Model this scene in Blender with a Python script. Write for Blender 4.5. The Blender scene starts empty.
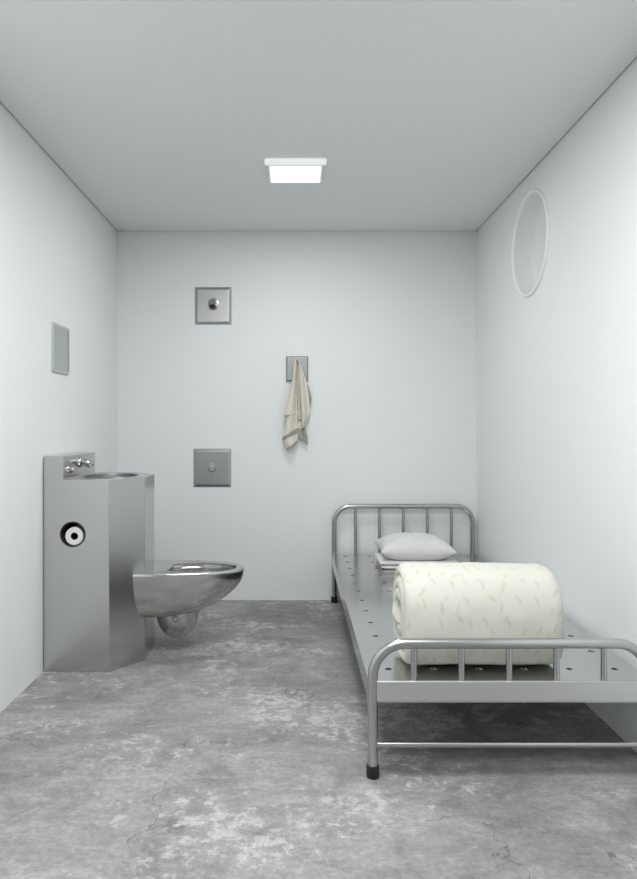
import bpy, bmesh, math, random
from mathutils import Vector, Matrix, noise
random.seed(7)
PI = math.pi
scn = bpy.context.scene
COL = scn.collection

# ------------------------------------------------------------------ room numbers (metres)
XL, XR, YB, H, YF = -1.094, 1.111, 4.167, 2.26, -0.50
CAMH = 1.06

# ------------------------------------------------------------------ materials
def new_mat(name):
    m = bpy.data.materials.new(name); m.use_nodes = True
    nt = m.node_tree; b = nt.nodes['Principled BSDF']
    return m, nt, b

def N(nt, typ, **kw):
    n = nt.nodes.new(typ)
    for k, v in kw.items():
        if k in n.inputs.keys() if isinstance(k, str) else False:
            n.inputs[k].default_value = v
        else:
            setattr(n, k, v)
    return n

def plain(name, col, rough=0.6, metal=0.0, bump=0.0, bscale=200, spec=0.5):
    m, nt, b = new_mat(name)
    b.inputs['Base Color'].default_value = (*col, 1)
    b.inputs['Roughness'].default_value = rough
    b.inputs['Metallic'].default_value = metal
    b.inputs['Specular IOR Level'].default_value = spec
    if bump:
        tc = N(nt, 'ShaderNodeTexCoord'); nz = N(nt, 'ShaderNodeTexNoise')
        nz.inputs['Scale'].default_value = bscale; nz.inputs['Detail'].default_value = 4
        bp = N(nt, 'ShaderNodeBump'); bp.inputs['Strength'].default_value = bump; bp.inputs['Distance'].default_value = 0.002
        nt.links.new(tc.outputs['Object'], nz.inputs['Vector']); nt.links.new(nz.outputs['Fac'], bp.inputs['Height'])
        nt.links.new(bp.outputs['Normal'], b.inputs['Normal'])
    return m

def ramp(nt, fac, stops):
    r = N(nt, 'ShaderNodeValToRGB'); cr = r.color_ramp
    while len(cr.elements) > 1: cr.elements.remove(cr.elements[-1])
    cr.elements[0].position = stops[0][0]; cr.elements[0].color = (*stops[0][1], 1)
    for p, c in stops[1:]:
        e = cr.elements.new(p); e.color = (*c, 1)
    nt.links.new(fac, r.inputs['Fac'])
    return r.outputs['Color']

def g(v): return (v, v, v)

def mixc(nt, fac, a, b, mode='MIX'):
    n = nt.nodes.new('ShaderNodeMix'); n.data_type = 'RGBA'; n.blend_type = mode
    for s, v in ((n.inputs[0], fac), (n.inputs[6], a), (n.inputs[7], b)):
        if hasattr(v, 'is_output') or isinstance(v, bpy.types.NodeSocket): nt.links.new(v, s)
        elif isinstance(v, (int, float)): s.default_value = v
        else: s.default_value = (*v, 1)
    return n.outputs[2]

def noise_tex(nt, vec, scale, detail=6, rough=0.6, dist=0.0):
    n = N(nt, 'ShaderNodeTexNoise')
    n.inputs['Scale'].default_value = scale; n.inputs['Detail'].default_value = detail
    n.inputs['Roughness'].default_value = rough; n.inputs['Distortion'].default_value = dist
    nt.links.new(vec, n.inputs['Vector'])
    return n.outputs['Fac']

def mapping(nt, vec, scale=(1, 1, 1), loc=(0, 0, 0), rot=(0, 0, 0)):
    n = N(nt, 'ShaderNodeMapping')
    n.inputs['Scale'].default_value = scale; n.inputs['Location'].default_value = loc; n.inputs['Rotation'].default_value = rot
    nt.links.new(vec, n.inputs['Vector'])
    return n.outputs['Vector']

def math_n(nt, op, a, b=None, clamp=False):
    n = N(nt, 'ShaderNodeMath'); n.operation = op; n.use_clamp = clamp
    for i, v in enumerate((a, b)):
        if v is None: continue
        if isinstance(v, bpy.types.NodeSocket): nt.links.new(v, n.inputs[i])
        else: n.inputs[i].default_value = v
    return n.outputs[0]

WALL = plain('wall paint', (0.82, 0.84, 0.845), 0.55, bump=0.03, bscale=90, spec=0.3)
CEIL = plain('ceiling paint', (0.80, 0.825, 0.825), 0.8, spec=0.2)
WHITE = plain('white enamel', (0.90, 0.91, 0.91), 0.4)
RUBBER = plain('black rubber', (0.012, 0.012, 0.012), 0.45)
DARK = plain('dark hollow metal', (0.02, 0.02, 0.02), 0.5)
PAPER = plain('tissue paper', (0.78, 0.77, 0.75), 0.9, bump=0.15, bscale=300)
SHEET = plain('white cotton sheet', (0.80, 0.80, 0.80), 0.9, bump=0.12, bscale=160)
PILLOW = plain('pale grey pillow cotton', (0.70, 0.70, 0.70), 0.9, bump=0.12, bscale=120)

def steel(name, col, rough, stretch, amt=0.06, bump=0.02):
    m, nt, b = new_mat(name)
    tc = N(nt, 'ShaderNodeTexCoord')
    v = mapping(nt, tc.outputs['Object'], stretch)
    f = noise_tex(nt, v, 1.0, 5, 0.6)
    c = ramp(nt, f, [(0.3, tuple(x * 0.985 for x in col)), (0.7, tuple(min(1, x * 1.015) for x in col))])
    nt.links.new(c, b.inputs['Base Color'])
    r = N(nt, 'ShaderNodeMapRange'); nt.links.new(f, r.inputs['Value'])
    r.inputs['To Min'].default_value = rough - amt; r.inputs['To Max'].default_value = rough + amt
    nt.links.new(r.outputs['Result'], b.inputs['Roughness'])
    b.inputs['Metallic'].default_value = 1.0
    bp = N(nt, 'ShaderNodeBump'); bp.inputs['Strength'].default_value = bump; bp.inputs['Distance'].default_value = 0.001
    nt.links.new(f, bp.inputs['Height']); nt.links.new(bp.outputs['Normal'], b.inputs['Normal'])
    return m
STEEL = steel('brushed stainless steel', (0.58, 0.585, 0.57), 0.25, (300, 300, 4), 0.006, 0.0)
STEEL_BOWL = steel('polished stainless bowl', (0.55, 0.555, 0.54), 0.15, (30, 30, 30), 0.03, 0.005)
STEEL_PLATE = steel('stainless wall plate', (0.44, 0.445, 0.435), 0.33, (200, 6, 6), 0.02, 0.004)
CHROME = steel('bright chrome', (0.45, 0.45, 0.45), 0.12, (40, 40, 40), 0.02, 0.0)
BEDSTEEL = steel('bed steel tube', (0.50, 0.51, 0.505), 0.26, (60, 60, 60), 0.03, 0.0)
PLATESTEEL = steel('brushed end rail steel', (0.68, 0.685, 0.68), 0.42, (4, 60, 60), 0.02, 0.0)
HOOK_BASINSHADE = steel('dull hook steel and basin shade', (0.30, 0.315, 0.31), 0.42, (60, 60, 60), 0.02, 0.0)  # the hook plate's own grey; in the basin it is painted shade
DECKSTEEL = steel('bed deck sheet steel', (0.57, 0.575, 0.57), 0.17, (3, 3, 3), 0.02, 0.0)

# bowl interior can be the same polished steel
def floor_mat():
    m, nt, b = new_mat('worn grey concrete')
    tc = N(nt, 'ShaderNodeTexCoord'); P = tc.outputs['Object']
    n1 = noise_tex(nt, P, 1.5, 8, 0.62, 0.4)
    base = ramp(nt, n1, [(0.34, g(0.22)), (0.45, g(0.275)), (0.55, g(0.32)), (0.66, g(0.37))])
    # mottled cloudy mid-size patches
    n2 = noise_tex(nt, mapping(nt, P, (0.8, 1.1, 1), (3, 7, 0)), 6.0, 8, 0.7, 0.8)
    base = mixc(nt, 0.42, base, ramp(nt, n2, [(0.34, g(0.22)), (0.5, g(0.5)), (0.66, g(0.80))]), 'OVERLAY')
    # pale scuffed laitance patches with crumbly edges
    big = noise_tex(nt, mapping(nt, P, (0.85, 1.1, 1), (11.3, 2.2, 0)), 2.3, 5, 0.6, 0.2)
    fine = noise_tex(nt, mapping(nt, P, (1, 1, 1), (1, 5, 0)), 11.0, 15, 0.86, 0.0)
    s = math_n(nt, 'ADD', math_n(nt, 'MULTIPLY', big, 0.50), math_n(nt, 'MULTIPLY', fine, 0.50))
    def step(v, a, b_, amt):
        mr = N(nt, 'ShaderNodeMapRange'); nt.links.new(v, mr.inputs['Value'])
        mr.inputs['From Min'].default_value = a; mr.inputs['From Max'].default_value = b_
        return math_n(nt, 'MULTIPLY', mr.outputs['Result'], amt, True)
    mb_ = step(big, 0.44, 0.62, 1.0)
    f22 = noise_tex(nt, mapping(nt, P, (1, 1, 1), (9, 4, 0)), 20.0, 15, 0.74, 0.3)
    val = math_n(nt, 'ADD', f22, math_n(nt, 'MULTIPLY', mb_, 0.16))
    base = mixc(nt, step(val, 0.54, 0.67, 0.5), base, g(0.42))
    base = mixc(nt, step(val, 0.65, 0.68, 0.65), base, g(0.56))
    # dark grimy flecks eating into the surface
    fine2 = noise_tex(nt, mapping(nt, P, (1, 1, 1), (7, 1, 0)), 14.0, 15, 0.86, 0.0)
    big2 = noise_tex(nt, mapping(nt, P, (1, 1, 1), (2, 8, 0)), 1.9, 4, 0.6, 0.2)
    s2 = math_n(nt, 'ADD', math_n(nt, 'MULTIPLY', big2, 0.5), math_n(nt, 'MULTIPLY', fine2, 0.5))
    base = mixc(nt, step(s2, 0.525, 0.575, 0.38), base, g(0.20))
    # streaky trowel marks
    f5 = noise_tex(nt, mapping(nt, P, (3.0, 14.0, 1), (2, 2, 0)), 2.6, 10, 0.75, 0.6)
    base = mixc(nt, 0.3, base, ramp(nt, f5, [(0.32, g(0.28)), (0.5, g(0.5)), (0.68, g(0.74))]), 'OVERLAY')
    f6 = noise_tex(nt, P, 60, 8, 0.8)
    base = mixc(nt, 0.5, base, ramp(nt, f6, [(0.30, g(0.25)), (0.5, g(0.5)), (0.70, g(0.78))]), 'OVERLAY')
    # small white specks
    sp = noise_tex(nt, P, 55, 4, 0.7)
    mr2 = N(nt, 'ShaderNodeMapRange'); nt.links.new(sp, mr2.inputs['Value'])
    mr2.inputs['From Min'].default_value = 0.66; mr2.inputs['From Max'].default_value = 0.72
    base = mixc(nt, math_n(nt, 'MULTIPLY', mr2.outputs['Result'], 0.6), base, g(0.52))
    # crazed hairline cracks (dark) and scratches (pale)
    dv = N(nt, 'ShaderNodeVectorMath'); dv.operation = 'ADD'
    nn = N(nt, 'ShaderNodeTexNoise'); nn.inputs['Scale'].default_value = 5; nn.inputs['Detail'].default_value = 5
    nt.links.new(P, nn.inputs['Vector'])
    sc = N(nt, 'ShaderNodeVectorMath'); sc.operation = 'SCALE'; sc.inputs['Scale'].default_value = 0.28
    nt.links.new(nn.outputs['Color'], sc.inputs[0])
    nt.links.new(P, dv.inputs[0]); nt.links.new(sc.outputs[0], dv.inputs[1])
    def cracks(scale, wid, loc):
        vo = N(nt, 'ShaderNodeTexVoronoi'); vo.feature = 'DISTANCE_TO_EDGE'; vo.inputs['Scale'].default_value = scale
        nt.links.new(mapping(nt, dv.outputs[0], (1, 1, 1), loc), vo.inputs['Vector'])
        r = N(nt, 'ShaderNodeMapRange'); nt.links.new(vo.outputs['Distance'], r.inputs['Value'])
        r.inputs['From Min'].default_value = 0.0; r.inputs['From Max'].default_value = wid
        r.inputs['To Min'].default_value = 1; r.inputs['To Max'].default_value = 0
        return r.outputs['Result']
    gate = noise_tex(nt, mapping(nt, P, (1, 1, 1), (4, 9, 0)), 2.6, 3, 0.6)
    gd = N(nt, 'ShaderNodeMapRange'); nt.links.new(gate, gd.inputs['Value'])
    gd.inputs['From Min'].default_value = 0.50; gd.inputs['From Max'].default_value = 0.60
    ck = math_n(nt, 'MULTIPLY', cracks(3.2, 0.009, (0, 0, 0)), gd.outputs['Result'])
    base = mixc(nt, math_n(nt, 'MULTIPLY', ck, 0.75), base, g(0.09))
    gl = N(nt, 'ShaderNodeMapRange'); nt.links.new(gate, gl.inputs['Value'])
    gl.inputs['From Min'].default_value = 0.50; gl.inputs['From Max'].default_value = 0.42
    ck2 = math_n(nt, 'MULTIPLY', cracks(2.3, 0.007, (5, 3, 0)), gl.outputs['Result'])
    base = mixc(nt, math_n(nt, 'MULTIPLY', ck2, 0.4), base, g(0.5))
    base = mixc(nt, 1.0, base, (0.93, 0.93, 0.925), 'MULTIPLY')
    nt.links.new(base, b.inputs['Base Color'])
    b.inputs['Roughness'].default_value = 0.62
    b.inputs['Specular IOR Level'].default_value = 0.35
    bp = N(nt, 'ShaderNodeBump'); bp.inputs['Strength'].default_value = 0.25; bp.inputs['Distance'].default_value = 0.004
    nt.links.new(s, bp.inputs['Height']); nt.links.new(bp.outputs['Normal'], b.inputs['Normal'])
    return m
FLOOR = floor_mat()

def quilt_mat():
    m, nt, b = new_mat('cream quilt with leaf print')
    uv = N(nt, 'ShaderNodeUVMap'); uv.uv_map = 'UVMap'
    U = uv.outputs['UV']
    def leaves(scale, loc, hw, hl, bend, thresh):
        vo = N(nt, 'ShaderNodeTexVoronoi'); vo.voronoi_dimensions = '2D'; vo.inputs['Scale'].default_value = scale
        vo.inputs['Randomness'].default_value = 0.8
        mv = mapping(nt, U, (1, 1, 1), loc)
        nt.links.new(mv, vo.inputs['Vector'])
        sub = N(nt, 'ShaderNodeVectorMath'); sub.operation = 'SUBTRACT'
        nt.links.new(mv, sub.inputs[0]); nt.links.new(vo.outputs['Position'], sub.inputs[1])
        sep = N(nt, 'ShaderNodeSeparateColor'); nt.links.new(vo.outputs['Color'], sep.inputs['Color'])
        ang = math_n(nt, 'MULTIPLY', math_n(nt, 'SUBTRACT', sep.outputs[0], 0.5), 1.8)
        rot = N(nt, 'ShaderNodeVectorRotate'); rot.rotation_type = 'Z_AXIS'
        nt.links.new(sub.outputs[0], rot.inputs['Vector']); nt.links.new(ang, rot.inputs['Angle'])
        sx = N(nt, 'ShaderNodeSeparateXYZ'); nt.links.new(rot.outputs[0], sx.inputs[0])
        # u runs round the roll, so leaves are long in u
        u2 = math_n(nt, 'MULTIPLY', sx.outputs[0], sx.outputs[0])
        x = math_n(nt, 'DIVIDE', math_n(nt, 'ADD', sx.outputs[1], math_n(nt, 'MULTIPLY', u2, bend)), hw)
        y = math_n(nt, 'DIVIDE', sx.outputs[0], hl)
        d = math_n(nt, 'ADD', math_n(nt, 'MULTIPLY', x, x), math_n(nt, 'MULTIPLY', y, y))
        r = N(nt, 'ShaderNodeMapRange'); nt.links.new(d, r.inputs['Value'])
        r.inputs['From Min'].default_value = 0.3; r.inputs['From Max'].default_value = 1.25
        r.inputs['To Min'].default_value = 1; r.inputs['To Max'].default_value = 0
        gt = math_n(nt, 'GREATER_THAN', sep.outputs[1], thresh)
        return math_n(nt, 'MULTIPLY', r.outputs['Result'], gt), sep.outputs[2]
    l1, c1 = leaves(19, (0, 0, 0), 0.0056, 0.0165, 11.0, 0.08)
    l2, c2 = leaves(15, (0.31, 0.17, 0), 0.0080, 0.0125, -6.0, 0.25)
    tint = ramp(nt, c1, [(0.0, (0.52, 0.50, 0.36)), (0.5, (0.49, 0.50, 0.35)), (1.0, (0.56, 0.53, 0.41))])
    tint2 = ramp(nt, c2, [(0.0, (0.54, 0.53, 0.41)), (1.0, (0.58, 0.51, 0.42))])
    base = mixc(nt, math_n(nt, 'MULTIPLY', l2, 0.5), (0.625, 0.615, 0.56), tint2)
    base = mixc(nt, math_n(nt, 'MULTIPLY', l1, 0.62), base, tint)
    nt.links.new(base, b.inputs['Base Color'])
    b.inputs['Roughness'].default_value = 0.85
    b.inputs['Specular IOR Level'].default_value = 0.2
    b.inputs['Sheen Weight'].default_value = 0.1
    tc = N(nt, 'ShaderNodeTexCoord')
    f = noise_tex(nt, tc.outputs['Object'], 28, 4, 0.5)
    bp = N(nt, 'ShaderNodeBump'); bp.inputs['Strength'].default_value = 0.25; bp.inputs['Distance'].default_value = 0.006
    nt.links.new(f, bp.inputs['Height']); nt.links.new(bp.outputs['Normal'], b.inputs['Normal'])
    return m
QUILT = quilt_mat()
TOWEL = plain('beige towel cotton', (0.74, 0.695, 0.615), 0.95, bump=0.3, bscale=400, spec=0.1)
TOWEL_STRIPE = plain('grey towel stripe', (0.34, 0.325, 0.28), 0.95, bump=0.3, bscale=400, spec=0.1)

m_, nt_, b_ = new_mat('lit diffuser panel')
b_.inputs['Base Color'].default_value = (0.9, 0.92, 0.95, 1)
b_.inputs['Emission Color'].default_value = (0.92, 0.95, 1.0, 1)
b_.inputs['Emission Strength'].default_value = 0.68
DIFFUSER = m_
m_, nt_, b_ = new_mat('lit lamp end')
b_.inputs['Base Color'].default_value = (0.9, 0.9, 0.9, 1)
b_.inputs['Emission Color'].default_value = (1, 1, 1, 1)
b_.inputs['Emission Strength'].default_value = 0.36
LAMPEND = m_

# ------------------------------------------------------------------ mesh helpers
class MB:
    def __init__(s): s.v = []; s.f = []; s.mi = []; s.uv = {}
    def add(s, verts, faces, mi=0):
        o = len(s.v); s.v += [tuple(p) for p in verts]
        for f in faces: s.f.append([i + o for i in f]); s.mi.append(mi)
        return o
    def box(s, x0, x1, y0, y1, z0, z1, mi=0):
        v = [(x0,y0,z0),(x1,y0,z0),(x1,y1,z0),(x0,y1,z0),(x0,y0,z1),(x1,y0,z1),(x1,y1,z1),(x0,y1,z1)]
        s.add(v, [(0,3,2,1),(4,5,6,7),(0,1,5,4),(1,2,6,5),(2,3,7,6),(3,0,4,7)], mi)
    def tube(s, pts, r, n=16, cap=True, mi=0):
        pts = [Vector(p) for p in pts]; rings = []
        up = None
        for i, p in enumerate(pts):
            a = pts[max(0, i-1)]; b = pts[min(len(pts)-1, i+1)]
            t = (b - a).normalized()
            if up is None:
                up = Vector((0,1,0)) if abs(t.y) < 0.9 else Vector((1,0,0))
            u = (up - t * up.dot(t)).normalized(); w = t.cross(u); up = u
            rr = r[i] if isinstance(r, (list, tuple)) else r
            rings.append([p + (u*math.cos(2*PI*k/n) + w*math.sin(2*PI*k/n)) * rr for k in range(n)])
        s.loft(rings, closed=True, cap=cap, mi=mi)
    def loft(s, rings, closed=True, cap=True, mi=0):
        n = len(rings[0]); v = [p for R in rings for p in R]; f = []
        m = n if closed else n-1
        for i in range(len(rings)-1):
            for k in range(m):
                a = i*n+k; b = i*n+(k+1) % n
                f.append((a, b, b+n, a+n))
        if cap and closed:
            f.append(tuple(range(n-1, -1, -1))); f.append(tuple((len(rings)-1)*n+k for k in range(n)))
        s.add(v, f, mi)
    def lathe(s, prof, c, axis='z', n=32, mi=0, cap=False):
        # prof: list of (r, h) along axis direction from centre c
        rings = []
        for r, h in prof:
            R = []
            for k in range(n):
                a = 2*PI*k/n; x, y = r*math.cos(a), r*math.sin(a)
                if axis == 'z': R.append((c[0]+x, c[1]+y, c[2]+h))
                elif axis == 'y': R.append((c[0]+x, c[1]+h, c[2]+y))
                else: R.append((c[0]+h, c[1]+x, c[2]+y))
            rings.append(R)
        s.loft(rings, True, cap, mi)

def finish(name, me, mats, loc, parent, sharp, recalc=True):
    if recalc:
        bm = bmesh.new(); bm.from_mesh(me)
        bmesh.ops.remove_doubles(bm, verts=bm.verts, dist=1e-6)
        bmesh.ops.recalc_face_normals(bm, faces=bm.faces)
        bm.to_mesh(me); bm.free()
    for m in (mats if isinstance(mats, (list, tuple)) else [mats]): me.materials.append(m)
    me.transform(Matrix.Translation(-Vector(loc)))
    me.shade_smooth()
    if sharp is not None: me.set_sharp_from_angle(angle=math.radians(sharp))
    o = bpy.data.objects.new(name, me); COL.objects.link(o)
    if parent is not None: o.parent = parent
    else: o.location = loc
    return o

def root_loc(o):
    p = Vector((0,0,0))
    while o is not None: p += o.location; o = o.parent
    return p

def build(mb, name, mats, parent=None, loc=None, sharp=35, recalc=True):
    me = bpy.data.meshes.new(name); me.from_pydata(mb.v, [], mb.f)
    for p, i in zip(me.polygons, mb.mi): p.material_index = i
    me.update()
    L = root_loc(parent) if parent is not None else (loc or (0,0,0))
    return finish(name, me, mats, L, parent, sharp, recalc)

def build_bm(bm, name, mats, parent=None, loc=None, sharp=35):
    me = bpy.data.meshes.new(name); bm.to_mesh(me); bm.free()
    L = root_loc(parent) if parent is not None else (loc or (0,0,0))
    return finish(name, me, mats, L, parent, sharp)

def bevel(o, w, seg=3, ang=40):
    m = o.modifiers.new('edge', 'BEVEL'); m.width = w; m.segments = seg
    m.limit_method = 'ANGLE'; m.angle_limit = math.radians(ang); m.harden_normals = True
    return o

def tag(o, label=None, cat=None, group=None, kind=None):
    if label: o['label'] = label
    if cat: o['category'] = cat
    if group: o['group'] = group
    if kind: o['kind'] = kind
    return o

def empty(name, loc, label, cat, group=None):
    o = bpy.data.objects.new(name, None); COL.objects.link(o); o.location = loc
    o.empty_display_size = 0.05
    return tag(o, label, cat, group)

def poly_with_hole(bm, outer, inner):
    """fill the region between an outer loop and inner loops (lists of 3-D points); returns the loops' verts"""
    loops = []; edges = []
    for L in [outer] + inner:
        vs = [bm.verts.new(p) for p in L]; loops.append(vs)
        for i in range(len(vs)): edges.append(bm.edges.new((vs[i], vs[(i+1) % len(vs)])))
    bmesh.ops.triangle_fill(bm, edges=edges, use_beauty=True)
    return loops

def bridge(bm, A, B):
    n = len(A)
    for i in range(n): bm.faces.new((A[i], A[(i+1) % n], B[(i+1) % n], B[i]))

# ------------------------------------------------------------------ the setting
T = 0.12
f = MB(); f.box(XL-T, XR+T, YF, YB+T, -0.10, 0.0)
tag(build(f, 'floor', FLOOR), 'worn grey concrete floor with pale scuffs and hairline cracks', kind='structure')
SHADE_GAP = 0.007  # slot added around the ceiling, shaped to draw dark shade lines along its edges
c = MB(); c.box(XL+SHADE_GAP, XR-SHADE_GAP, YF+SHADE_GAP, YB-SHADE_GAP, H, H+0.06); c.box(XL-T, XR+T, YF-T, YB+T, H+0.06, H+0.16)
tag(build(c, 'ceiling', CEIL), 'plain pale grey ceiling', kind='structure')
w = MB(); w.box(XL-T, XL, YF, YB, 0, H+0.06)
tag(build(w, 'wall_left', WALL), 'plain white wall on the left', kind='structure')
w = MB(); w.box(XL-T, XR+T, YB, YB+T, 0, H+0.06)
tag(build(w, 'wall_back', WALL), 'plain white wall at the end of the cell', kind='structure')

w = MB(); w.box(XL-T, XR+T, YF-T, YF, 0, H+0.06)
tag(build(w, 'wall_front', plain('grey front wall paint', (0.46, 0.475, 0.475), 0.6)), 'plain grey wall behind the viewer', kind='structure')
# right wall with its round opening
PC = Vector((XR, 3.215, 1.925)); PR = 0.236
bm = bmesh.new()
NS = 64
circ = [(XR, PC.y + PR*math.cos(2*PI*k/NS), PC.z + PR*math.sin(2*PI*k/NS)) for k in range(NS)]
ext = [(XR, YF, 0), (XR, YB, 0), (XR, YB, H+0.06), (XR, YF, H+0.06)]
lo = poly_with_hole(bm, ext, [circ])
XO = XR + 0.22
back = [bm.verts.new((XO, p[1], p[2])) for p in ext]
bridge(bm, lo[0], back); bm.faces.new(back)
wr = build_bm(bm, 'wall_right', WALL, sharp=30)
tag(wr, 'plain white wall on the right beside the bed', kind='structure')

win = bpy.data.objects.new('window_1', None); COL.objects.link(win); win.location = PC
tag(win, 'round white porthole recess high on the right wall', kind='structure')
def ring(bmv, r, x): return [bmv.verts.new((x, PC.y + r*math.cos(2*PI*k/NS), PC.z + r*math.sin(2*PI*k/NS))) for k in range(NS)]
bm = bmesh.new()
prof = [(PR-0.002, XR+0.003), (PR-0.002, XR-0.004), (PR, XR-0.012), (PR+0.004, XR-0.0135), (PR+0.008, XR-0.012), (PR+0.0105, XR-0.007), (PR+0.011, XR+0.001)]
rs = [ring(bm, r, x) for r, x in prof]
for a, b in zip(rs[:-1], rs[1:]): bridge(bm, a, b)
build_bm(bm, 'rim', WHITE, win, sharp=60)
bm = bmesh.new()
prof = [(PR-0.001, XR), (PR-0.003, XR+0.075), (PR-0.010, XR+0.088)]
rs = [ring(bm, r, x) for r, x in prof]
for a, b in zip(rs[:-1], rs[1:]): bridge(bm, a, b)
build_bm(bm, 'reveal', WALL, win, sharp=60)
bm = bmesh.new()
prof = [(PR-0.009, XR+0.087), (PR*0.7, XR+0.093), (PR*0.35, XR+0.097), (0.01, XR+0.098)]
rs = [ring(bm, r, x) for r, x in prof]
for a, b in zip(rs[:-1], rs[1:]): bridge(bm, a, b)
bm.faces.new(rs[-1])
build_bm(bm, 'pane', WALL, win, sharp=60)

# ------------------------------------------------------------------ ceiling light
def ceiling_light(y0, y1, hw, label, xc=0.0):
    t = empty('ceiling_light', (xc, (y0+y1)/2, H), label, 'ceiling light')
    b = MB(); b.box(xc-hw+0.012, xc+hw-0.012, y0+0.01, y1, H-0.018, H)
    bevel(build(b, 'housing', WHITE, t), 0.003, 2)
    b = MB(); b.box(xc-hw, xc+hw, y0-0.028, y0+0.006, H-0.021, H)
    bevel(build(b, 'end_cap', LAMPEND, t), 0.006, 3)
    b = MB(); b.box(xc-hw+0.022, xc+hw-0.022, y0+0.022, y1-0.010, H-0.023, H-0.017)
    build(b, 'diffuser', DIFFUSER, t)
    return t
ceiling_light(3.062, 3.288, 0.139, 'small white rectangular ceiling light with glowing panel on the ceiling')

# ------------------------------------------------------------------ combination toilet and sink unit
CU = empty('toilet_sink_unit', (-0.85, 3.19, 0.0), 'stainless steel prison sink cabinet with attached toilet bowl against the left wall', 'toilet')
YA, YE = 2.94, 3.45
XS, X1, X2, Y1, Y2 = -1.004, -0.806, -0.684, 3.094, 3.296
X0 = XL + 0.006
ZT = 0.832
plan = [(X0, YA), (X1, YA), (X2, Y1), (X2, Y2), (X1, YE), (X0, YE)]
bm = bmesh.new()
HC = (-0.963, 0.596); HR = 0.0515
NH = 40
hole = [(HC[0]+HR*math.cos(2*PI*k/NH), YA, HC[1]+HR*math.sin(2*PI*k/NH)) for k in range(NH)]
NB = 56
BC = (-0.862, 3.175); BX, BY = 0.118, 0.150
basin_loop = [(BC[0]+BX*math.cos(2*PI*k/NB), BC[1]+BY*math.sin(2*PI*k/NB), ZT) for k in range(NB)]
YS, ZS = 3.412, 0.934
lo_front = poly_with_hole(bm, [(X0, YA, 0), (X1, YA, 0), (X1, YA, ZT), (XS, YA, ZT), (XS, YA, ZS), (X0, YA, ZS)], [hole])
lo_top = poly_with_hole(bm, [(XS, YA, ZT)] + [(x, y, ZT) for x, y in plan[1:]] + [(X0, YS, ZT), (XS, YS, ZT)], [basin_loop])
for i in range(1, 5):
    a, b = plan[i], plan[i+1]
    bm.faces.new([bm.verts.new(p) for p in ((a[0], a[1], 0), (b[0], b[1], 0), (b[0], b[1], ZT), (a[0], a[1], ZT))])
for L in (((X0, YE, 0), (X0, YA, 0), (X0, YA, ZS), (X0, YS, ZS), (X0, YS, ZT), (X0, YE, ZT)),
          ((XS, YA, ZT), (XS, YS, ZT), (XS, YS, ZS), (XS, YA, ZS)),
          ((X0, YS, ZT), (XS, YS, ZT), (XS, YS, ZS), (X0, YS, ZS)),
          ((X0, YA, ZS), (XS, YA, ZS), (XS, YS, ZS), (X0, YS, ZS))):
    bm.faces.new([bm.verts.new(p) for p in L])
bmesh.ops.remove_doubles(bm, verts=bm.verts, dist=1e-5)
bevel(build_bm(bm, 'cabinet', STEEL, CU, sharp=30), 0.0025, 2, 35)
# basin bowl
def ell(cx, cy, rx, ry, z, n=NB): return [(cx+rx*math.cos(2*PI*k/n), cy+ry*math.sin(2*PI*k/n), z) for k in range(n)]
b = MB()
b.loft([ell(*BC, BX+0.006, BY+0.006, ZT+0.0005), ell(*BC, BX+0.004, BY+0.004, ZT+0.003), ell(*BC, BX-0.002, BY-0.002, ZT+0.002)] +
       [ell(*BC, BX*s, BY*s, ZT-d) for s, d in ((0.975, 0.004), (0.97, 0.03), (0.955, 0.065), (0.90, 0.10), (0.75, 0.128), (0.45, 0.14), (0.12, 0.145))], cap=False)
bas = build(b, 'basin', HOOK_BASINSHADE, CU, sharp=50)  # stainless basin coloured darker to stand for the shade inside it
b = MB(); b.lathe([(0.0, 0.004), (0.012, 0.004), (0.018, 0.002), (0.019, 0)], (BC[0], BC[1], ZT-0.144), n=24)
build(b, 'drain', HOOK_BASINSHADE, bas)  # drain takes the same painted basin shade
# push buttons and spout on the backsplash
def button(y, z, r=0.0115):
    b = MB(); b.lathe([(0, 0.024), (r*0.7, 0.024), (r, 0.020), (r, 0.010), (r*1.5, 0.008), (r*1.6, 0.003), (r*1.6, 0)], (XS, y, z), axis='x', n=24)
    return build(b, 'push_button', CHROME, CU, sharp=40)
button(3.027, 0.873); button(3.302, 0.881)
b = MB()
b.lathe([(0, 0.016), (0.019, 0.014), (0.024, 0.008), (0.025, 0)], (XS, 3.16, 0.897), axis='x', n=28)
b.tube([(XS+0.008, 3.16, 0.899), (XS+0.022, 3.16, 0.901), (XS+0.036, 3.16, 0.898), (XS+0.046, 3.16, 0.888), (XS+0.050, 3.16, 0.876)], [0.014, 0.013, 0.012, 0.011, 0.010], 18)
build(b, 'spout', CHROME, CU, sharp=45)
# hollow for the paper roll
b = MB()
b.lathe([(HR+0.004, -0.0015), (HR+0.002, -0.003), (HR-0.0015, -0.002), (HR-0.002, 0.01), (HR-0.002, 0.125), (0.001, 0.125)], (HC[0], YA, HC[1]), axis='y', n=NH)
build(b, 'roll_recess', DARK, CU, sharp=40)

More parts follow.
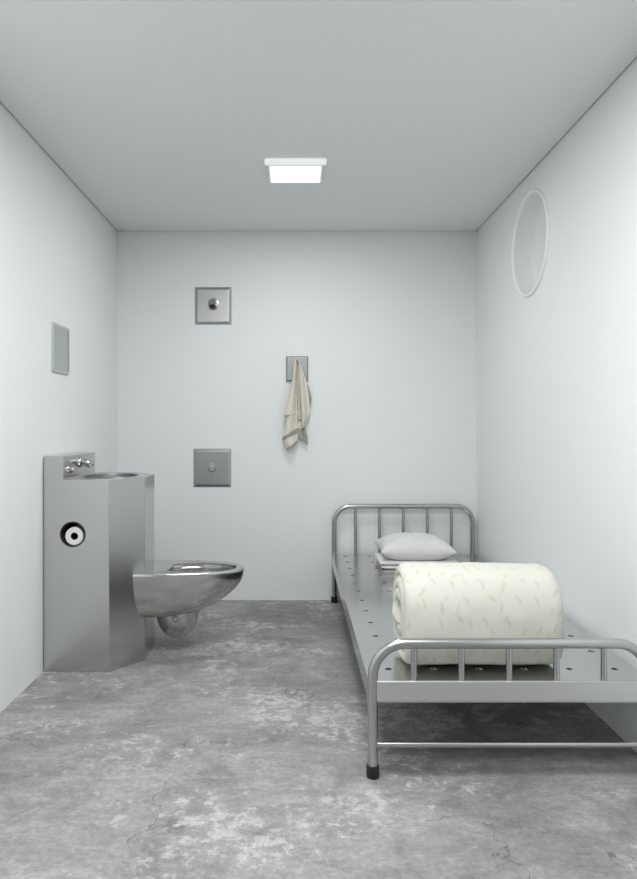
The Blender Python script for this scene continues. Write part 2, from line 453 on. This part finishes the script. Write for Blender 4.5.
# toilet bowl, a D-shaped steel bowl cantilevered from the cabinet
TY = 3.213
TX0 = -0.745
def dring(x0, tip, hw, z, p=2.6, n=22, yc=TY):
    L = []
    for i in range(n+1):                        # near side, cabinet -> tip
        a = (PI/2) * i / n
        x = x0 + (tip-x0) * math.sin(a) ** (2/p) if i else x0
        y = hw * math.cos(a) ** (2/2.15) if i < n else 0.0
        L.append((x, yc - y, z))
    far = [(x, 2*yc - y, z_) for x, y, z_ in L[:-1]][::-1]
    return L + far
TIP = -0.243
sl = [(0.192, -0.52, 0.112), (0.196, -0.47, 0.128), (0.212, -0.425, 0.142), (0.235, -0.372, 0.153), (0.265, -0.325, 0.161), (0.30, -0.284, 0.167),
      (0.335, -0.257, 0.171), (0.365, -0.246, 0.173), (0.388, TIP, 0.174), (0.396, TIP, 0.174), (0.400, TIP-0.003, 0.171)]
outer = [dring(TX0, t, h, z) for z, t, h in sl]
NP = len(outer[0])
OC = (-0.460, 3.212); OX, OY = 0.180, 0.112
# opening ring sampled so that it pairs with the outer ring: walk by angle around the opening's centre
def opening(sc, z):
    out = []
    for p in outer[-1]:
        a = math.atan2((p[1]-OC[1]) / OY, (p[0]-OC[0]) / OX)
        out.append((OC[0] + OX*sc*math.cos(a), OC[1] + OY*sc*math.sin(a), z))
    return out
b = MB()
b.loft(outer + [opening(1.06, 0.4005), opening(1.0, 0.397), opening(0.985, 0.385), opening(1.02, 0.372)], cap=False)
b.add(outer[0], [tuple(range(NP))])
bowl = build(b, 'toilet_bowl', STEEL_BOWL, CU, sharp=42)
b = MB()
b.loft([opening(s, z) for s, z in ((1.03, 0.372), (1.0, 0.345), (0.9, 0.30), (0.72, 0.265), (0.45, 0.245), (0.1, 0.238))], cap=True)
build(b, 'inner_basin', STEEL_BOWL, bowl, sharp=60)
b = MB()   # rounded trap under the bowl
cx, cy = -0.556, TY
b.loft([ell(cx, cy, 0.103*math.cos(a), 0.098*math.cos(a), 0.203 - 0.138*math.sin(a), 40) for a in [PI/2*i/12 for i in range(12)] + [PI/2*0.985]], cap=True)
trap = build(b, 'trap', STEEL_BOWL, CU, sharp=70)
b = MB(); b.lathe([(0, -0.016), (0.010, -0.016), (0.015, -0.011), (0.016, 0.0), (0.016, 0.02)], (cx+0.005, cy-0.085, 0.180), axis='y', n=20)
build(b, 'cleanout_plug', CHROME, trap, sharp=45)

# toilet paper roll sitting in the hollow
rc = (-0.9590, 0.5863); rr, ri = 0.0395, 0.0155
b = MB(); yy = YA + 0.005
b.lathe([(ri, 0.10), (ri, 0.004), (ri+0.002, 0.001), (rr-0.003, 0.0), (rr, 0.003), (rr, 0.10), (ri, 0.10)], (rc[0], yy, rc[1]), axis='y', n=40)
roll = build(b, 'toilet_paper_roll', PAPER, loc=(rc[0], yy+0.05, rc[1]-rr), sharp=40)
tag(roll, 'white toilet paper roll tucked in the round hole of the steel cabinet', 'toilet paper')
b = MB(); b.lathe([(ri-0.0005, 0.003), (ri-0.0005, 0.098), (0.001, 0.098)], (rc[0], yy, rc[1]), axis='y', n=28)
build(b, 'roll_core', DARK, roll)

# ------------------------------------------------------------------ wall plates
def back_plate(name, px0, px1, py0, py1, rim, depth, label, cat, mat=STEEL_PLATE):
    k = YB/680.0
    x0, x1 = (px0-295.5)*k, (px1-295.5)*k; z1, z0 = CAMH-(py0-427)*k, CAMH-(py1-427)*k
    t = empty(name, ((x0+x1)/2, YB, z0), label, cat)
    b = MB(); y0 = YB-depth
    r = rim
    L0 = [(x0,YB+0.002,z0),(x1,YB+0.002,z0),(x1,YB+0.002,z1),(x0,YB+0.002,z1)]
    La = [(x0,YB-0.003,z0),(x1,YB-0.003,z0),(x1,YB-0.003,z1),(x0,YB-0.003,z1)]
    L1 = [(x0+r,y0,z0+r),(x1-r,y0,z0+r),(x1-r,y0,z1-r),(x0+r,y0,z1-r)]
    b.loft([L0, La, L1], cap=True)
    o = build(b, 'plate', mat, t, sharp=15); bevel(o, 0.0018, 2, 15)
    return t, (x0+x1)/2, (z0+z1)/2, y0
t, cx, cz, y0 = back_plate('shower_head_plate', 195, 231.5, 287.2, 324.6, 0.0165, 0.011, 'square steel wall plate with a shower nozzle, upper of the two on the back wall', 'shower head')
b = MB(); b.lathe([(0.034, 0.0), (0.033, -0.003), (0.027, -0.005), (0.0, -0.005)], (cx+0.002, y0, cz+0.012), axis='y', n=32)
build(b, 'escutcheon', STEEL_PLATE, t, sharp=40)
b = MB()
b.tube([(cx+0.001, y0-0.002, cz+0.016), (cx+0.001, y0-0.018, cz+0.012), (cx+0.001, y0-0.032, cz+0.001), (cx+0.001, y0-0.041, cz-0.012)], [0.023, 0.024, 0.0235, 0.0225], 24)
nz = build(b, 'nozzle', STEEL_PLATE, t, sharp=50)
d = Vector((0, -0.009, -0.013)).normalized()
p0 = Vector((cx+0.001, y0-0.041, cz-0.012))
b = MB(); b.tube([p0 - d*0.001, p0 + d*0.0012], 0.0185, 24)
build(b, 'nozzle_face', DARK, nz)

t, cx, cz, y0 = back_plate('push_button_plate', 193.6, 231.2, 448.6, 487.0, 0.0165, 0.011, 'square steel wall plate with a round push button, below the shower nozzle plate', 'push button')
b = MB(); b.lathe([(0.029, 0.0), (0.028, -0.0025), (0.0235, -0.003), (0.0225, -0.001), (0.0215, -0.004), (0.019, -0.0075), (0.0, -0.0085)], (cx, y0, cz), axis='y', n=36)
build(b, 'push_button', STEEL, t, sharp=45)

t, hx, hz, hy = back_plate('hook_plate', 286.0, 308.2, 356.2, 381.5, 0.007, 0.022, 'small grey steel hook plate holding the beige towel on the back wall', 'wall hook', HOOK_BASINSHADE)
KT = 4.10/680/7.64
def tp(cx_, cy_): return ((270 + cx_/7.64 - 295.5)*4.10/680, CAMH - (345 + cy_/7.64 - 427)*4.10/680)
qx, qz = tp(207, 118)
b = MB(); b.tube([(qx, hy+0.002, qz-0.012), (qx, hy-0.02, qz-0.012), (qx, hy-0.038, qz-0.006), (qx, hy-0.045, qz+0.006)], [0.008, 0.007, 0.006, 0.007], 14)
build(b, 'hook', CHROME, t, sharp=50)

# ------------------------------------------------------------------ towel hanging from the hook
def towel():
    b = MB()
    def panel(rows, depth, pleats, amp, stripe=(), nu=20, sub=4, ph=0.0, thick=0.004):
        """rows: (left px, right px, y px left, y px right); cloth from top to bottom, pleated in depth"""
        R = []
        for i in range(len(rows)-1):
            for j in range(sub):
                s = j/sub; R.append([a*(1-s)+c_*s for a, c_ in zip(rows[i], rows[i+1])])
        R.append(list(rows[-1])); n = len(R)
        front = []; backs = []
        for i, (l, r, yl, yr) in enumerate(R):
            v = i/(n-1); Fr = []; Bk = []
            for k in range(nu+1):
                u = k/nu
                x, z = tp(l*(1-u)+r*u, yl*(1-u)+yr*u)
                e = min(1, v*3+0.12)
                y = hy - depth - amp*e*(0.5+0.5*math.cos(2*PI*pleats*u + ph + 0.6*math.sin(3*v))) - 0.010*math.sin(PI*u)
                y += 0.003*noise.noise((x*30, z*22, depth*50))
                Fr.append((x, y, z)); Bk.append((x, y+thick, z))
            front.append(Fr); backs.append(Bk)
        m = nu+1
        o = b.add([p for q in front for p in q] + [p for q in backs for p in q], [])
        off = n*m
        for i in range(n-1):
            v = (i+0.5)/(n-1)
            mi = 1 if any(a <= v <= c_ for a, c_ in stripe) else 0
            for k in range(nu):
                a = i*m+k
                b.f.append([o+a, o+a+1, o+a+m+1, o+a+m]); b.mi.append(mi)
                b.f.append([o+off+a, o+off+a+m, o+off+a+m+1, o+off+a+1]); b.mi.append(mi)
            for k in (0, nu):
                a = i*m+k; b.f.append([o+a, o+a+m, o+off+a+m, o+off+a]); b.mi.append(mi)
        for i in (0, n-1):
            for k in range(nu):
                a = i*m+k; b.f.append([o+a, o+off+a, o+off+a+1, o+a+1]); b.mi.append(0)
    # left main fall
    panel([(192, 205, 106, 100), (178, 207, 180, 175), (170, 209, 270, 270), (152, 209, 380, 380), (132, 208, 500, 490), (120, 209, 600, 580), (93, 214, 722, 640), (96, 214, 735, 680), (130, 212, 806, 738)],
          0.014, 0.8, 0.034, stripe=((0.735, 0.845), (0.975, 1)), ph=4.2, sub=6)
    # shorter front layer on the left with a dark hem
    panel([(188, 208, 104, 98), (176, 206, 170, 170), (168, 203, 270, 270), (140, 200, 400, 390), (104, 192, 532, 510), (106, 190, 546, 524)], 0.026, 0.7, 0.026, stripe=((0.955, 1),), ph=3.9, sub=5)
    # right fall
    panel([(210, 226, 98, 106), (219, 250, 180, 190), (222, 282, 290, 292), (229, 298, 390, 400), (234, 303, 470, 500), (240, 300, 560, 530), (243, 266, 640, 625)], 0.010, 0.85, 0.040, ph=4.4)
    # inner back layer showing in the gap
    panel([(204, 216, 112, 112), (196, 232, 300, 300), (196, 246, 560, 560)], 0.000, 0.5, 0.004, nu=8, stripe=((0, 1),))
    # grey side flap on the far right
    panel([(238, 252, 200, 215), (262, 284, 280, 282), (278, 306, 350, 350), (294, 320, 425, 412), (300, 312, 436, 432)], 0.004, 0.8, 0.006, stripe=((0.3, 1),))
    # narrow middle tail with a pale end
    panel([(206, 226, 110, 110), (208, 228, 300, 300), (210, 232, 460, 460), (212, 240, 560, 560), (214, 243, 585, 583), (214, 243, 640, 642)], 0.006, 0.9, 0.012, stripe=((0.66, 0.80),), ph=1.2, sub=5, nu=10)
    # dark lower corner at the right
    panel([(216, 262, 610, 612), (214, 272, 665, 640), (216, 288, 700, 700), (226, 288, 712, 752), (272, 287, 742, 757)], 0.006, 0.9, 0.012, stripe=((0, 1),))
    return b
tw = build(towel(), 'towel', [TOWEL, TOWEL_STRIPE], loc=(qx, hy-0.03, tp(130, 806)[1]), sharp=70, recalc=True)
tag(tw, 'beige hand towel with grey stripes hanging from the hook on the back wall', 'towel')

# ------------------------------------------------------------------ framed steel panel on the left wall
pz0, pz1, py0, py1 = 1.308, 1.532, 3.045, 3.27
t = empty('wall_panel', (XL, (py0+py1)/2, pz0), 'small framed stainless steel mirror panel on the left wall above the sink', 'mirror')
def rrect(x, y0, y1, z0, z1, r, n=6):
    L = []
    for cy_, cz_, a0 in ((y1-r, z1-r, 0), (y0+r, z1-r, PI/2), (y0+r, z0+r, PI), (y1-r, z0+r, 1.5*PI)):
        for i in range(n+1):
            a = a0 + PI/2*i/n; L.append((x, cy_+r*math.cos(a), cz_+r*math.sin(a)))
    return L
b = MB(); fw = 0.015
b.loft([rrect(XL-0.001, py0, py1, pz0, pz1, 0.014), rrect(XL+0.006, py0, py1, pz0, pz1, 0.014), rrect(XL+0.008, py0+0.002, py1-0.002, pz0+0.002, pz1-0.002, 0.012),
        rrect(XL+0.008, py0+fw, py1-fw, pz0+fw, pz1-fw, 0.008), rrect(XL+0.001, py0+fw, py1-fw, pz0+fw, pz1-fw, 0.008)], cap=False)
build(b, 'frame', plain('satin steel frame', (0.56, 0.575, 0.57), 0.45, 0.5), t, sharp=40)
b = MB(); b.add(rrect(XL+0.0005, py0+fw, py1-fw, pz0+fw, pz1-fw, 0.008), [tuple(range(28))])
build(b, 'backing', DARK, t, recalc=False)
b = MB(); b.loft([rrect(XL+0.0006, py0+fw, py1-fw-0.009, pz0+fw, pz1-fw, 0.008), rrect(XL+0.007, py0+fw, py1-fw-0.009, pz0+fw, pz1-fw, 0.008)], cap=True)
build(b, 'mirror_plate', plain('dull mirror steel', (0.50, 0.53, 0.535), 0.35, 0.7), t)

# ------------------------------------------------------------------ bed
BXL, BXR = 0.234, 1.070          # post centres
YFOOT, YHEAD = 2.060, 4.110
DZ = 0.295
bed = empty('bed', (0.65, 3.08, 0.0), 'grey metal bed frame with perforated steel deck along the right wall', 'bed')
TR = 0.0155
def uframe(y, top, R=0.10):
    pts = [(BXL, y, 0.012), (BXL, y, 0.10), (BXL, y, top-R)]
    for i in range(1, 13):
        a = PI/2*i/12; pts.append((BXL+R-R*math.cos(a), y, top-R+R*math.sin(a)))
    q = [(BXL+BXR-x, yy_, z) for x, yy_, z in pts][::-1]
    return pts + q
b = MB(); b.tube(uframe(YFOOT, 0.404), TR, 20)
foot = build(b, 'foot_frame', BEDSTEEL, bed, sharp=50)
b = MB(); b.tube(uframe(YHEAD, 0.581), TR, 20)
head = build(b, 'head_frame', BEDSTEEL, bed, sharp=50)
for par, y, ztop, zb in ((foot, YFOOT, 0.404, 0.275), (head, YHEAD, 0.581, 0.265)):
    for k in range(5):
        x = 0.3625 + 0.1448*k
        if par is foot: x = 0.359 + 0.1438*k
        b = MB(); b.tube([(x, y, zb), (x, y, ztop-TR*0.6)], 0.0095, 14)
        build(b, 'spindle', BEDSTEEL, par, sharp=50)
    for x in (BXL, BXR):
        b = MB(); b.lathe([(0, 0.0), (0.017, 0.0), (0.0195, 0.003), (0.0195, 0.034), (0.018, 0.037), (TR-0.001, 0.037)], (x, y, 0.0), n=24)
        build(b, 'rubber_foot', RUBBER, par, sharp=40)
    b = MB(); b.tube([(BXL, y, 0.098), (BXR, y, 0.098)], 0.0085, 14)
    build(b, 'stretcher', BEDSTEEL, par, sharp=50)
# deck: pressed sheet with 6 x 12 holes
DX0, DX1, DY0, DY1 = 0.220, 1.078, 2.051, 4.105
hxs = [0.293 + 0.1432*i for i in range(6)]; hys = [2.150 + 0.170*i for i in range(12)]
xe = [DX0] + [(hxs[i]+hxs[i+1])/2 for i in range(5)] + [DX1]
ye = [DY0] + [(hys[i]+hys[i+1])/2 for i in range(11)] + [DY1]
bm = bmesh.new()
HRX, HRY, NQ = 0.0108, 0.0105, 16
for i, hx_ in enumerate(hxs):
    for j, hy_ in enumerate(hys):
        x0, x1, y0, y1 = xe[i], xe[i+1], ye[j], ye[j+1]
        inn = []; out = []; low = []
        for k in range(NQ):
            a = 2*PI*k/NQ + PI/4; c_, s_ = math.cos(a), math.sin(a)
            inn.append(bm.verts.new((hx_+HRX*c_, hy_+HRY*s_, DZ))); low.append(bm.verts.new((hx_+HRX*c_, hy_+HRY*s_, DZ-0.004)))
            m = max(abs(c_), abs(s_)); c2, s2 = c_/m, s_/m
            out.append(bm.verts.new((hx_ + c2*((x1-hx_) if c2 > 0 else (hx_-x0)), hy_ + s2*((y1-hy_) if s2 > 0 else (hy_-y0)), DZ)))
        for k in range(NQ):
            n_ = (k+1) % NQ
            bm.faces.new((inn[k], out[k], out[n_], inn[n_])); bm.faces.new((low[k], inn[k], inn[n_], low[n_]))
# turned-down flanges and folded underside lip
def quad(*p): bm.faces.new([bm.verts.new(q) for q in p])
zl = DZ - 0.066
quad((DX0,DY0,DZ),(DX0,DY1,DZ),(DX0,DY1,zl),(DX0,DY0,zl)); quad((DX1,DY0,DZ),(DX1,DY1,DZ),(DX1,DY1,zl),(DX1,DY0,zl))
quad((DX0,DY1,DZ),(DX1,DY1,DZ),(DX1,DY1,zl),(DX0,DY1,zl)); quad((DX0,DY0,DZ),(DX1,DY0,DZ),(DX1,DY0,zl),(DX0,DY0,zl))
quad((DX0,DY0,zl),(DX0,DY1,zl),(DX0+0.03,DY1,zl),(DX0+0.03,DY0,zl)); quad((DX1,DY0,zl),(DX1,DY1,zl),(DX1-0.03,DY1,zl),(DX1-0.03,DY0,zl))
build_bm(bm, 'deck', DECKSTEEL, bed, sharp=30)
b = MB(); b.box(BXL+TR*0.7, BXR-TR*0.7, YFOOT-0.0135, YFOOT-0.0092, 0.2335, 0.2938)
bevel(build(b, 'end_plate', PLATESTEEL, bed), 0.002, 2)
b = MB(); b.box(BXL+TR*0.7, BXR-TR*0.7, YHEAD-0.004, YHEAD+0.006, 0.2305, 0.2905)
bevel(build(b, 'end_plate', PLATESTEEL, bed), 0.002, 2)

# ------------------------------------------------------------------ folded sheet under the pillow
def sheet():
    b = MB()
    x0, x1, ya, yb_ = 0.462, 0.872, 3.640, 3.925
    t = 0.0185
    # S-fold profile in x-z, swept along y; two visible layers joined by a rounded fold on the right
    lo_, hi_ = DZ + t/2 + 0.0012, DZ + t*1.5 + 0.006
    prof = [(x0+0.002, lo_)] + [(x0 + (x1-0.012-x0)*i/14, lo_) for i in range(1, 15)]
    R = (hi_-lo_)/2
    prof += [(x1-0.012 + R*1.1*math.sin(PI*i/8), lo_ + R - R*math.cos(PI*i/8)) for i in range(1, 8)]
    prof += [(x1-0.012 - (x1-0.012-x0+0.006)*i/14, hi_) for i in range(0, 15)]
    ny = 26; rows = []
    for j in range(ny+1):
        v = j/ny; top = []; bot = []
        endf = min(1.0, min(v, 1-v)/0.05); hh = t/2*math.sqrt(max(0.06, 1-(1-endf)**2))
        for i, (x, z) in enumerate(prof):
            a = prof[max(0, i-1)]; c_ = prof[min(len(prof)-1, i+1)]
            d = Vector((c_[0]-a[0], c_[1]-a[1])).normalized(); n_ = Vector((-d.y, d.x))
            up = i >= 18
            y = ya + (yb_-ya)*v + (0.006 if not up else 0.0)*(1-2*v) + 0.004*noise.noise((x*9, v, 3 if up else 8))*(1 if v < .5 else -1)
            e2 = hh
            if i in (0, len(prof)-1): e2 *= 0.5
            wob = 0.0016*noise.noise((x*14, v*4, z*40)) if up else 0
            top.append((x+n_.x*e2, y, z+n_.y*e2+wob)); bot.append((x-n_.x*e2, y, z-n_.y*e2+wob*0.3))
        rows.append(top + bot[::-1])
    b.loft(rows, closed=True, cap=True)
    return b
sh = build(sheet(), 'folded_sheet', SHEET, loc=(0.667, 3.78, DZ), sharp=60)
tag(sh, 'white folded sheet lying flat on the bed deck under the pillow', 'sheet')

# ------------------------------------------------------------------ pillow
def pillow(cx, cy, cz, hx_, hy_, hz_, n=36):
    b = MB(); vt = []; vb = []
    for j in range(n+1):
        for i in range(n+1):
            u, v = -1+2*i/n, -1+2*j/n
            e = (max(0, 1-abs(u)**2.6)) ** 0.55 * (max(0, 1-abs(v)**2.6)) ** 0.55
            px_ = u*hx_*(1-0.075*(1-v*v)); py_ = v*hy_*(1-0.10*(1-u*u))
            wr_ = 0.007*noise.noise((u*2.2+5, v*2.2, 1)) + 0.0045*noise.noise((u*6, v*5, 4))
            wr_ += 0.004*math.sin(7*math.atan2(v, u)+2*u)*(u*u+v*v)*0.5
            vt.append((cx+px_, cy+py_, cz + hz_*e + wr_*min(1, e*2)))
            vb.append((cx+px_, cy+py_, cz - hz_*0.80*min(e*1.25, 0.82) + 0.0))
    m = n+1; f_ = []
    o = len(vt)
    for j in range(n):
        for i in range(n):
            a = j*m+i; f_.append((a, a+1, a+m+1, a+m)); f_.append((o+a, o+a+m, o+a+m+1, o+a+1))
    b.add(vt+vb, f_)
    return b
SHTOP = DZ + 0.0185*2 + 0.006 + 0.0012
PZ = SHTOP + 0.076*0.80*0.82 + 0.0015
pl = build(pillow(0.659, 3.785, PZ, 0.205, 0.170, 0.076), 'pillow', PILLOW, loc=(0.66, 3.785, SHTOP), sharp=80)
tag(pl, 'pale grey plump pillow on the folded sheet at the head of the bed', 'pillow')

# ------------------------------------------------------------------ rolled quilt
def quilt():
    x0, x1 = 0.341, 0.836
    cy, cz, ry, rz = 2.258, DZ + 0.165, 0.176, 0.165
    turns = 3.15; th = 1/ (turns + 0.35)             # layer thickness as a fraction of the outer radius
    ns = 150; nv = 44
    prof = []
    for i in range(ns+1):
        t = i/ns; ang = 2*PI*turns*t
        r = 0.5*th*0.9 + (1 - th*0.5 - 0.5*th*0.9)*(t**0.92)
        prof.append((ang, r))
    end = -1.15                                        # direction of the outer tail: low at the back
    def pt(ang, r):
        a = ang - 2*PI*turns + end
        cy_, sz_ = math.cos(a), math.sin(a)
        e = 2.3 if sz_ > 0 else 2.3 + 1.9*min(1, -sz_*2)
        den = (abs(cy_)**e + abs(sz_)**e) ** (1/e)
        return (cy + ry*r*cy_/den, cz + rz*r*sz_/den)
    verts = []; uvs = []
    hw = 0.5*th*0.94
    b = MB(); rows = []; uvrows = []
    ts = []
    for j in range(nv+1):
        s = j/nv
        ts.append(0.5 - 0.5*math.cos(PI*s) if False else s)
    # finer spacing near the ends
    ts = [0, .006, .014, .025, .04, .06, .085] + [0.11 + 0.78*k/28 for k in range(29)] + [.915, .94, .96, .975, .986, .994, 1]
    for v in ts:
        dist = min(v, 1-v)/0.075
        kout = math.sqrt(max(0.02, 1-(1-min(1, dist))**2)); kin = math.sqrt(max(0.10, 1-(1-min(1, dist*2.4))**2))
        outr = []; inr = []; uo = []; ui = []
        arc = 0.0; last = None
        for i, (ang, r) in enumerate(prof):
            bl = min(1, max(0, (r-(1-th*1.5))/(th*0.6))); k = kin*(1-bl) + kout*bl
            h = hw*k
            if i > ns-7: h *= math.sqrt(max(0.02, 1-((i-(ns-7))/7.0)**2))
            po = pt(ang, r+h); pi_ = pt(ang, max(0.004, r-h))
            pm = pt(ang, r)
            if last: arc += math.hypot(pm[0]-last[0], pm[1]-last[1])
            last = pm
            layer = r
            bulge = 0.012*noise.noise((ang*0.5, layer*3, 7.7)) + 0.012*(r-0.95)        # inner layers sit a little proud or deep
            x = x0 + (x1-x0)*v
            x += bulge*(1 if v < 0.5 else -1)*max(0, 1-min(v, 1-v)*3)
            lump = 0.006*noise.noise((x*6, po[0]*9, po[1]*9)) + 0.003*noise.noise((x*18, po[0]*20, po[1]*20))
            s_ = 1 if r > 1-th*1.2 else 0
            dv = Vector((po[0]-cy, po[1]-cz)); dv = dv.normalized()*lump*s_ if dv.length > 1e-6 else dv
            outr.append((x, po[0]+dv.x, max(DZ+0.001, po[1]+dv.y))); inr.append((x, pi_[0], max(DZ+0.002, pi_[1])))
            uo.append((arc, x)); ui.append((arc+3.1, x))
        rows.append(outr + inr[::-1]); uvrows.append(uo + ui[::-1])
    b.loft(rows, closed=True, cap=True)
    return b, rows, uvrows
qb, qrows, quv = quilt()
me = bpy.data.meshes.new('rolled_quilt'); me.from_pydata(qb.v, [], qb.f); me.update()
uvl = me.uv_layers.new(name='UVMap'); flat = [q for R in quv for q in R]
for li, lp in enumerate(me.loops): uvl.data[li].uv = flat[lp.vertex_index]
bmq = bmesh.new(); bmq.from_mesh(me); bmesh.ops.recalc_face_normals(bmq, faces=bmq.faces); bmq.to_mesh(me); bmq.free()
ql = finish('rolled_quilt', me, QUILT, (0.602, 2.305, DZ), None, 80, recalc=False)
tag(ql, 'thick cream quilt with faint leaf print rolled up at the foot of the bed', 'quilt')

# ------------------------------------------------------------------ light
world = bpy.data.worlds.new('World'); scn.world = world; world.use_nodes = True
bg = world.node_tree.nodes['Background']
bg.inputs['Color'].default_value = (0.98, 1.0, 1.0, 1); bg.inputs['Strength'].default_value = 0.32

def area(name, loc, sx, sy, power, rot=(0, 0, 0), col=(0.985, 1.0, 0.99)):
    l = bpy.data.lights.new(name, 'AREA'); l.shape = 'RECTANGLE'; l.size = sx; l.size_y = sy; l.energy = power; l.color = col
    o = bpy.data.objects.new(name, l); COL.objects.link(o); o.location = loc; o.rotation_euler = rot
    return o
area('ceiling_area_light', (0.0, 3.181, H-0.025), 0.225, 0.185, 8.5)
area('ceiling_area_light', (-0.08, 1.28, H-0.03), 1.1, 1.1, 43.5)  # added lamp out of view, lights most of the cell
b = MB(); b.box(-0.08-0.58, -0.08+0.58, 0.70, 1.86, H-0.026, H-0.001)  # housing added around that unseen lamp
tag(build(b, 'added_lamp_housing', WHITE), 'white housing of an added, unseen ceiling lamp above the viewer', kind='structure')

# ------------------------------------------------------------------ camera
cam = bpy.data.cameras.new('Camera'); co = bpy.data.objects.new('Camera', cam); COL.objects.link(co)
co.location = (0, 0, CAMH); co.rotation_euler = (PI/2, 0, 0)
cam.sensor_fit = 'AUTO'; cam.sensor_width = 36.0; cam.lens = 680/879*36
cam.shift_x = (318.5-295.5)/879; cam.shift_y = -(439.5-427)/879
cam.clip_start = 0.02
scn.camera = co

vs = scn.view_settings
vs.view_transform = 'Standard'; vs.look = 'None'; vs.gamma = 1; vs.use_curve_mapping = False
vs.exposure = 0.0
